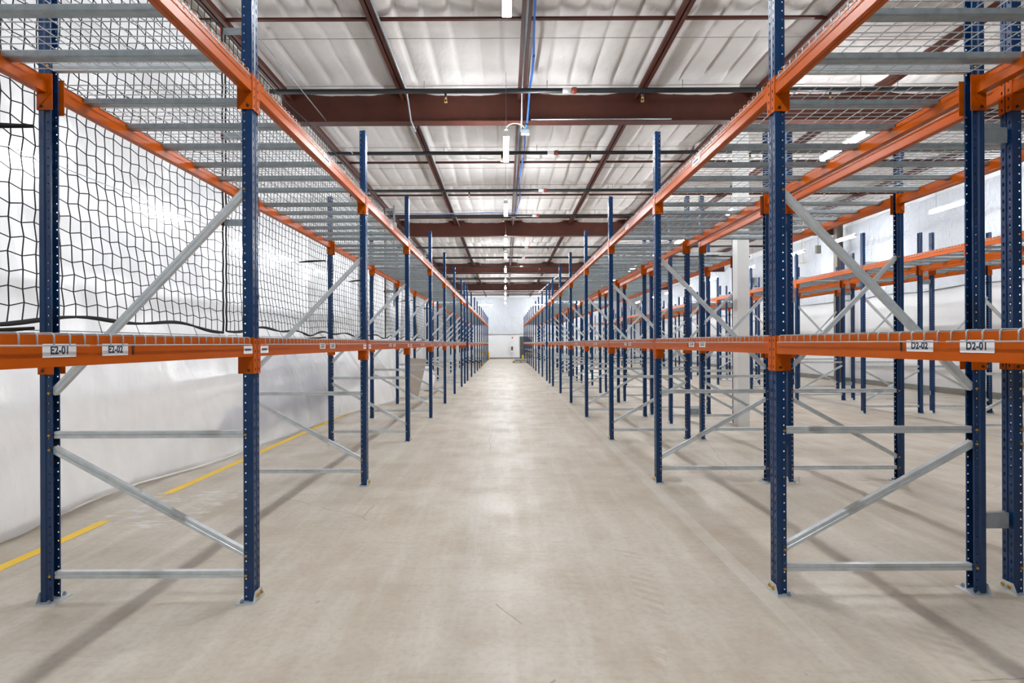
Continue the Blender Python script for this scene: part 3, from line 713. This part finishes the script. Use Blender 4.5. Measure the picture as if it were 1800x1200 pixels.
# ------------------------------------------------------------------ safety nets on the left row
NX = -2.90
def net_panel(ya, yb, idx, zt=4.72, fine=True):
    cell = .102 if fine else .17; nc = round((yb - ya) / cell); z0 = 1.60; nr = round((zt - z0) / cell)
    r = put('safety_net', None, None, (0, 0, 0)); r.empty_display_size = .1
    def P(i, j):
        u = i / nc; v = j / nr
        b_ = math.sin(PI * u)
        y = ya + (yb - ya) * u + .004 * math.sin(j * 1.9 + i * .7) * (1 if 0 < i < nc else 0)
        x = NX - (.10 + .04 * math.sin(v * 5 + idx)) * (abs(math.sin(PI * u * 3)) ** .7) * (.35 + .65 * math.sin(PI * min(1, v * 1.1))) + .05 * math.sin(u * 9 + v * 3 + idx) * b_
        z = z0 + (zt - z0) * v + (cell * .10 if (i + j) % 2 else -cell * .10) * (0 if j in (0, nr) else 1) + .05 * (1 - v) * abs(math.sin(PI * u * 3)) - .02 * math.sin(u * 40) * (1 if j == 0 else 0)
        y += (cell * .05 if j % 2 else -cell * .05)
        return (x, y, z)
    mb = MB(); G = [[P(i, j) for j in range(nr + 1)] for i in range(nc + 1)]
    rr = .0044 if fine else .005
    n = 3
    for i in range(nc + 1): mb.tube(G[i], rr, n, caps=False)
    for j in range(nr + 1): mb.tube([G[i][j] for i in range(nc + 1)], rr, n, caps=False)
    put('netting', mb.data('netting', 'net_black'), r)
    rp = MB(); rp.tube([G[i][0] for i in range(nc + 1)], [.009 + .008 * abs(math.sin(i * .45)) for i in range(nc + 1)], 6)
    rp.tube([G[i][nr] for i in range(nc + 1)], .008, 6)
    for e in (0, nc): rp.tube([G[e][j] for j in range(nr + 1)], .009, 6)
    put('border_rope', rp.data('border_rope', 'net_black'), r)
    wr = MB(); wr.tube([(NX + .02, ya, 1.555), (NX + .02, yb, 1.555)], .0035, 5); wr.tube([(NX + .02, ya, 2.62), (NX + .02, yb, 2.62)], .0028, 5)
    for i in range(2, nc, 4):
        wr.tube([(NX + .02, G[i][0][1], 1.545), (G[i][0][0], G[i][0][1], G[i][0][2])], .004, 4)
    put('guide_wire', wr.data('guide_wire', 'galvanised'), r)
    for fy in ROWS['E']['runs'][0] + ROWS['E']['runs'][1]:
        if ya < fy < yb and min(abs(fy - ya), abs(fy - yb)) > .4:
            for z in (1.56, 2.70):
                st = MB(); st.tube([(NX + .04 - .12, fy - .25, z - .05), (NX + .02, fy - .12, z - .02), (-1.43 - DEPTH - .020, fy - .05, z)], [.012, .018, .010], 6)
                put('tie_strap', st.data('tie_strap', 'net_black'), r)
    return tag(r, ['black safety net nearest the camera behind the left rack row', 'second black safety net behind the left rack row', 'third black safety net, ending where the left row breaks', 'distant black safety net behind the farther left rack row', 'farthest black safety net near the end of the left rack row'][idx], 'net', 'safety nets behind the left rack row')
NB = [(-1.95, 5.668), (5.732, 13.288), (13.352, 19.80), (21.2, 34.035), (34.105, 46.6)]
for i, (a, b_) in enumerate(NB): net_panel(a, b_, i, fine=i < 3)
# support posts with arms
for i, (y, lab) in enumerate(((5.70, 'second left frame'), (13.32, 'fifth left frame'), (19.84, 'last frame before the break'), (34.07, 'middle of the farther left row'))):
    r = put('net_support', None, None, (-1.43 - DEPTH - .035, y, 0)); r.empty_display_size = .1
    mb = MB(); mb.box(-.02, .02, -.02, .02, 2.35, 4.80); put('mast', mb.data('mast', 'galvanised'), r)
    for z in (2.5, 3.3):
        mb = MB(); mb.box(.0201, .0335, -.03, .03, z - .03, z + .03); put('clamp', mb.data('clamp', 'galvanised'), r)
    for z in (2.72, 3.62, 4.70):
        mb = MB(); mb.box(-.24, -.02, -.004, .004, z - .035, z + .035); ar = put('arm', mb.data('arm', 'galvanised'), r)
        mb = MB(); mb.box(-.255, -.24, -.012, .012, z - .03, z + .03); put('clip', mb.data('clip', 'red'), ar)
    tag(r, f"grey net mast with side arms fixed to the {lab}", 'net support', 'grey net masts on the left row')

# ------------------------------------------------------------------ far end things
r = put('wall_cabinet', None, None, (.62, YF - .02, 0)); r.empty_display_size = .1
mb = MB(); mb.box(-.17, .17, -.18, -.02, .62, 1.30); put('body', mb.data('body', 'white_paint'), r)
mb = MB(); mb.box(-.08, .10, -.19, -.18, .78, 1.14); put('window_panel', mb.data('window_panel', 'door_dark'), r)
tag(r, 'white cabinet with a dark window on the far wall', 'wall cabinet')
mb = MB(); mb.box(.60, .72, YF - .10, YF + .001, 1.86, 2.00); tag(put('alarm_beacon', mb.data('alarm_beacon', 'red')), 'small red alarm above the white cabinet on the far wall', 'alarm')
r = struct('door_1', None, loc=(1.35, YF - .04, 0)); r['label'] = 'dark grey door in the far wall behind the right row'
mb = MB(); mb.box(0, 1.15, -.06, .02, 0.01, 2.05); put('door_panel', mb.data('door_panel', 'door_dark'), r)
mb = MB(); mb.tube([(.12, -.06, 1.0), (.12, -.11, 1.0), (.24, -.11, 1.0)], .012, 6); put('door_handle', mb.data('door_handle', 'galvanised'), r)
def bollard(x, y, lab, h=.42, rad=.09):
    mb = MB(); mb.tube([(0, 0, 0), (0, 0, h * .92), (0, 0, h)], [rad, rad, rad * .6], 16); tag(put('bollard', mb.data('bollard', 'yellow_paint'), None, (x, y, 0)), lab, 'bollard', 'yellow bollards at the row ends')
bollard(1.52, 47.4, 'yellow bollard at the far end of the row right of the aisle')
bollard(-1.46, 47.6, 'yellow bollard at the far end of the netted left row', .75, .11)
def guard(x0, x1, y, z, lab):
    r = put('guard_rail', None, None, (x0, y, 0)); r.empty_display_size = .1
    mb = MB(); mb.box(0, x1 - x0, -.03, .03, z - .1, z); put('rail', mb.data('rail', 'yellow_paint'), r)
    for xx in (0, x1 - x0): mb = MB(); mb.box(xx - .05, xx + .05, .03, .12, 0, z + .02); put('rail_post', mb.data('rail_post', 'yellow_paint'), r)
    tag(r, lab, 'guard rail', 'yellow guard rails')
guard(-2.75, -1.70, 47.6, .72, 'yellow guard rail across the far end of the netted left row')
guard(1.75, 4.3, 47.6, .62, 'yellow guard rail across the far end of the rows on the right')
r = put('pallet_truck', None, None, (-2.05, 36.0, 0)); r.empty_display_size = .1
mb = MB(); mb.box(-.50, .58, -.35, .35, .02, .17); put('fork_base', mb.data('fork_base', 'yellow_paint'), r)
mb = MB(); mb.box(-.52, .5, -.38, .38, .175, .34); put('deck_plate', mb.data('deck_plate', 'ink_black'), r)
tag(r, 'low yellow and black trolley parked under the far left row', 'trolley')
r = put('wooden_pallet', None, None, (1.15, 40.6, 0)); r.empty_display_size = .1
mb = MB()
for xx in (-.58, -.05, .48): mb.box(xx, xx + .1, -.5, .5, .022, .10)
put('bearer', mb.data('bearer', 'wood'), r)
for yy in (-.48, -.22, .04, .30): mb = MB(); mb.box(-.6, .6, yy, yy + .16, .101, .122); put('top_board', mb.data('top_board', 'wood'), r)
for yy in (-.45, .3): mb = MB(); mb.box(-.6, .6, yy, yy + .12, .002, .0215); put('bottom_board', mb.data('bottom_board', 'wood'), r)
tag(r, 'wooden pallet on the floor at the far right of the aisle', 'pallet')
for k in range(3):
    mb = MB(); mb.box(-.48 + .02 * k, .52, -.42, .42, 0, .045); tag(put('steel_sheet', mb.data('steel_sheet', 'galvanised'), None, (1.15, 40.6, .124 + .047 * k)), f"grey steel sheet on the far pallet, {['lowest', 'middle', 'topmost'][k]} of three", 'steel sheet', 'steel sheets on the far pallet')
r = put('unit_heater', None, None, (XR - .62, 27.3, 4.2)); r.empty_display_size = .1
mb = MB(); mb.box(-.35, .35, -.32, .32, -.3, .45); put('casing', mb.data('casing', 'curb_grey'), r)
mb = MB()
for k in range(6): mb.box(-.31, .31, -.345, -.32, -.24 + k * .11, -.20 + k * .11)
put('louver', mb.data('louver', 'steel_dark'), r)
mb = MB(); mb.tube([(0, 0, .45), (0, 0, 1.5)], .02, 6); put('hanging_rod', mb.data('hanging_rod', 'steel_dark'), r)
tag(r, 'grey box heater hung high by the right wall', 'heater')
r = put('hanging_box', None, None, (9.9, 17.4, 4.45)); r.empty_display_size = .1
mb = MB(); mb.box(-.07, .07, -.05, .05, -.2, .05); put('casing', mb.data('casing', 'curb_grey'), r)
mb = MB(); mb.tube([(0, 0, .05), (0, 0, 1.3)], .006, 5); put('hanging_rod', mb.data('hanging_rod', 'steel_dark'), r)
tag(r, 'small grey box hanging on a rod above the right racks', 'box')
mb = MB(); mb.tube([(10.3, 19.0, 5.7), (10.3, 19.0, 4.2)], .012, 6); mb.tube([(10.2, 19.0, 4.2), (10.4, 19.0, 4.2)], .014, 6)
tag(put('ceiling_pull_chain', mb.data('ceiling_pull_chain', 'cream')), 'pale yellow cord with a crossbar hanging above the right racks', 'cord')
conduit([(3.2, 33.0, 5.5), (2.1, 34.5, 4.6)], .03, 'white pipe sloping down under the distant roof', 'white_paint', 'ceiling_pipe', 'distant white pipes')
conduit([(.4, 31.0, 5.2), (4.6, 31.0, 5.2)], .025, 'thin white pipe crossing the aisle under the distant roof', 'white_paint', 'ceiling_pipe', 'distant white pipes')

# ------------------------------------------------------------------ world, camera, render look
w = bpy.data.worlds.new('World'); S.world = w; w.use_nodes = True
w.node_tree.nodes['Background'].inputs[0].default_value = (0.96, 0.98, 1, 1)
w.node_tree.nodes['Background'].inputs[1].default_value = 0.15  # soft white fill added through the open end behind the camera
cam = bpy.data.cameras.new('Camera'); co = bpy.data.objects.new('Camera', cam); COL.objects.link(co)
co.location = (0, 0, H); co.rotation_euler = (PI / 2, math.radians(.25), 0)
cam.sensor_width = 36; cam.lens = FPX * 36 / 1800; cam.shift_x = 12 / 1800; cam.shift_y = 2.5 / 1800
cam.clip_start = .05; cam.clip_end = 200
S.camera = co
S.view_settings.view_transform = 'Standard'; S.view_settings.look = 'None'; S.view_settings.gamma = 1
S.view_settings.exposure = 0.22; S.view_settings.use_curve_mapping = False
cy = S.cycles
cy.use_denoising = True
cy.max_bounces = 8; cy.diffuse_bounces = 5; cy.glossy_bounces = 3; cy.transmission_bounces = 6; cy.transparent_max_bounces = 8
cy.sample_clamp_indirect = 6
cy.use_light_tree = True
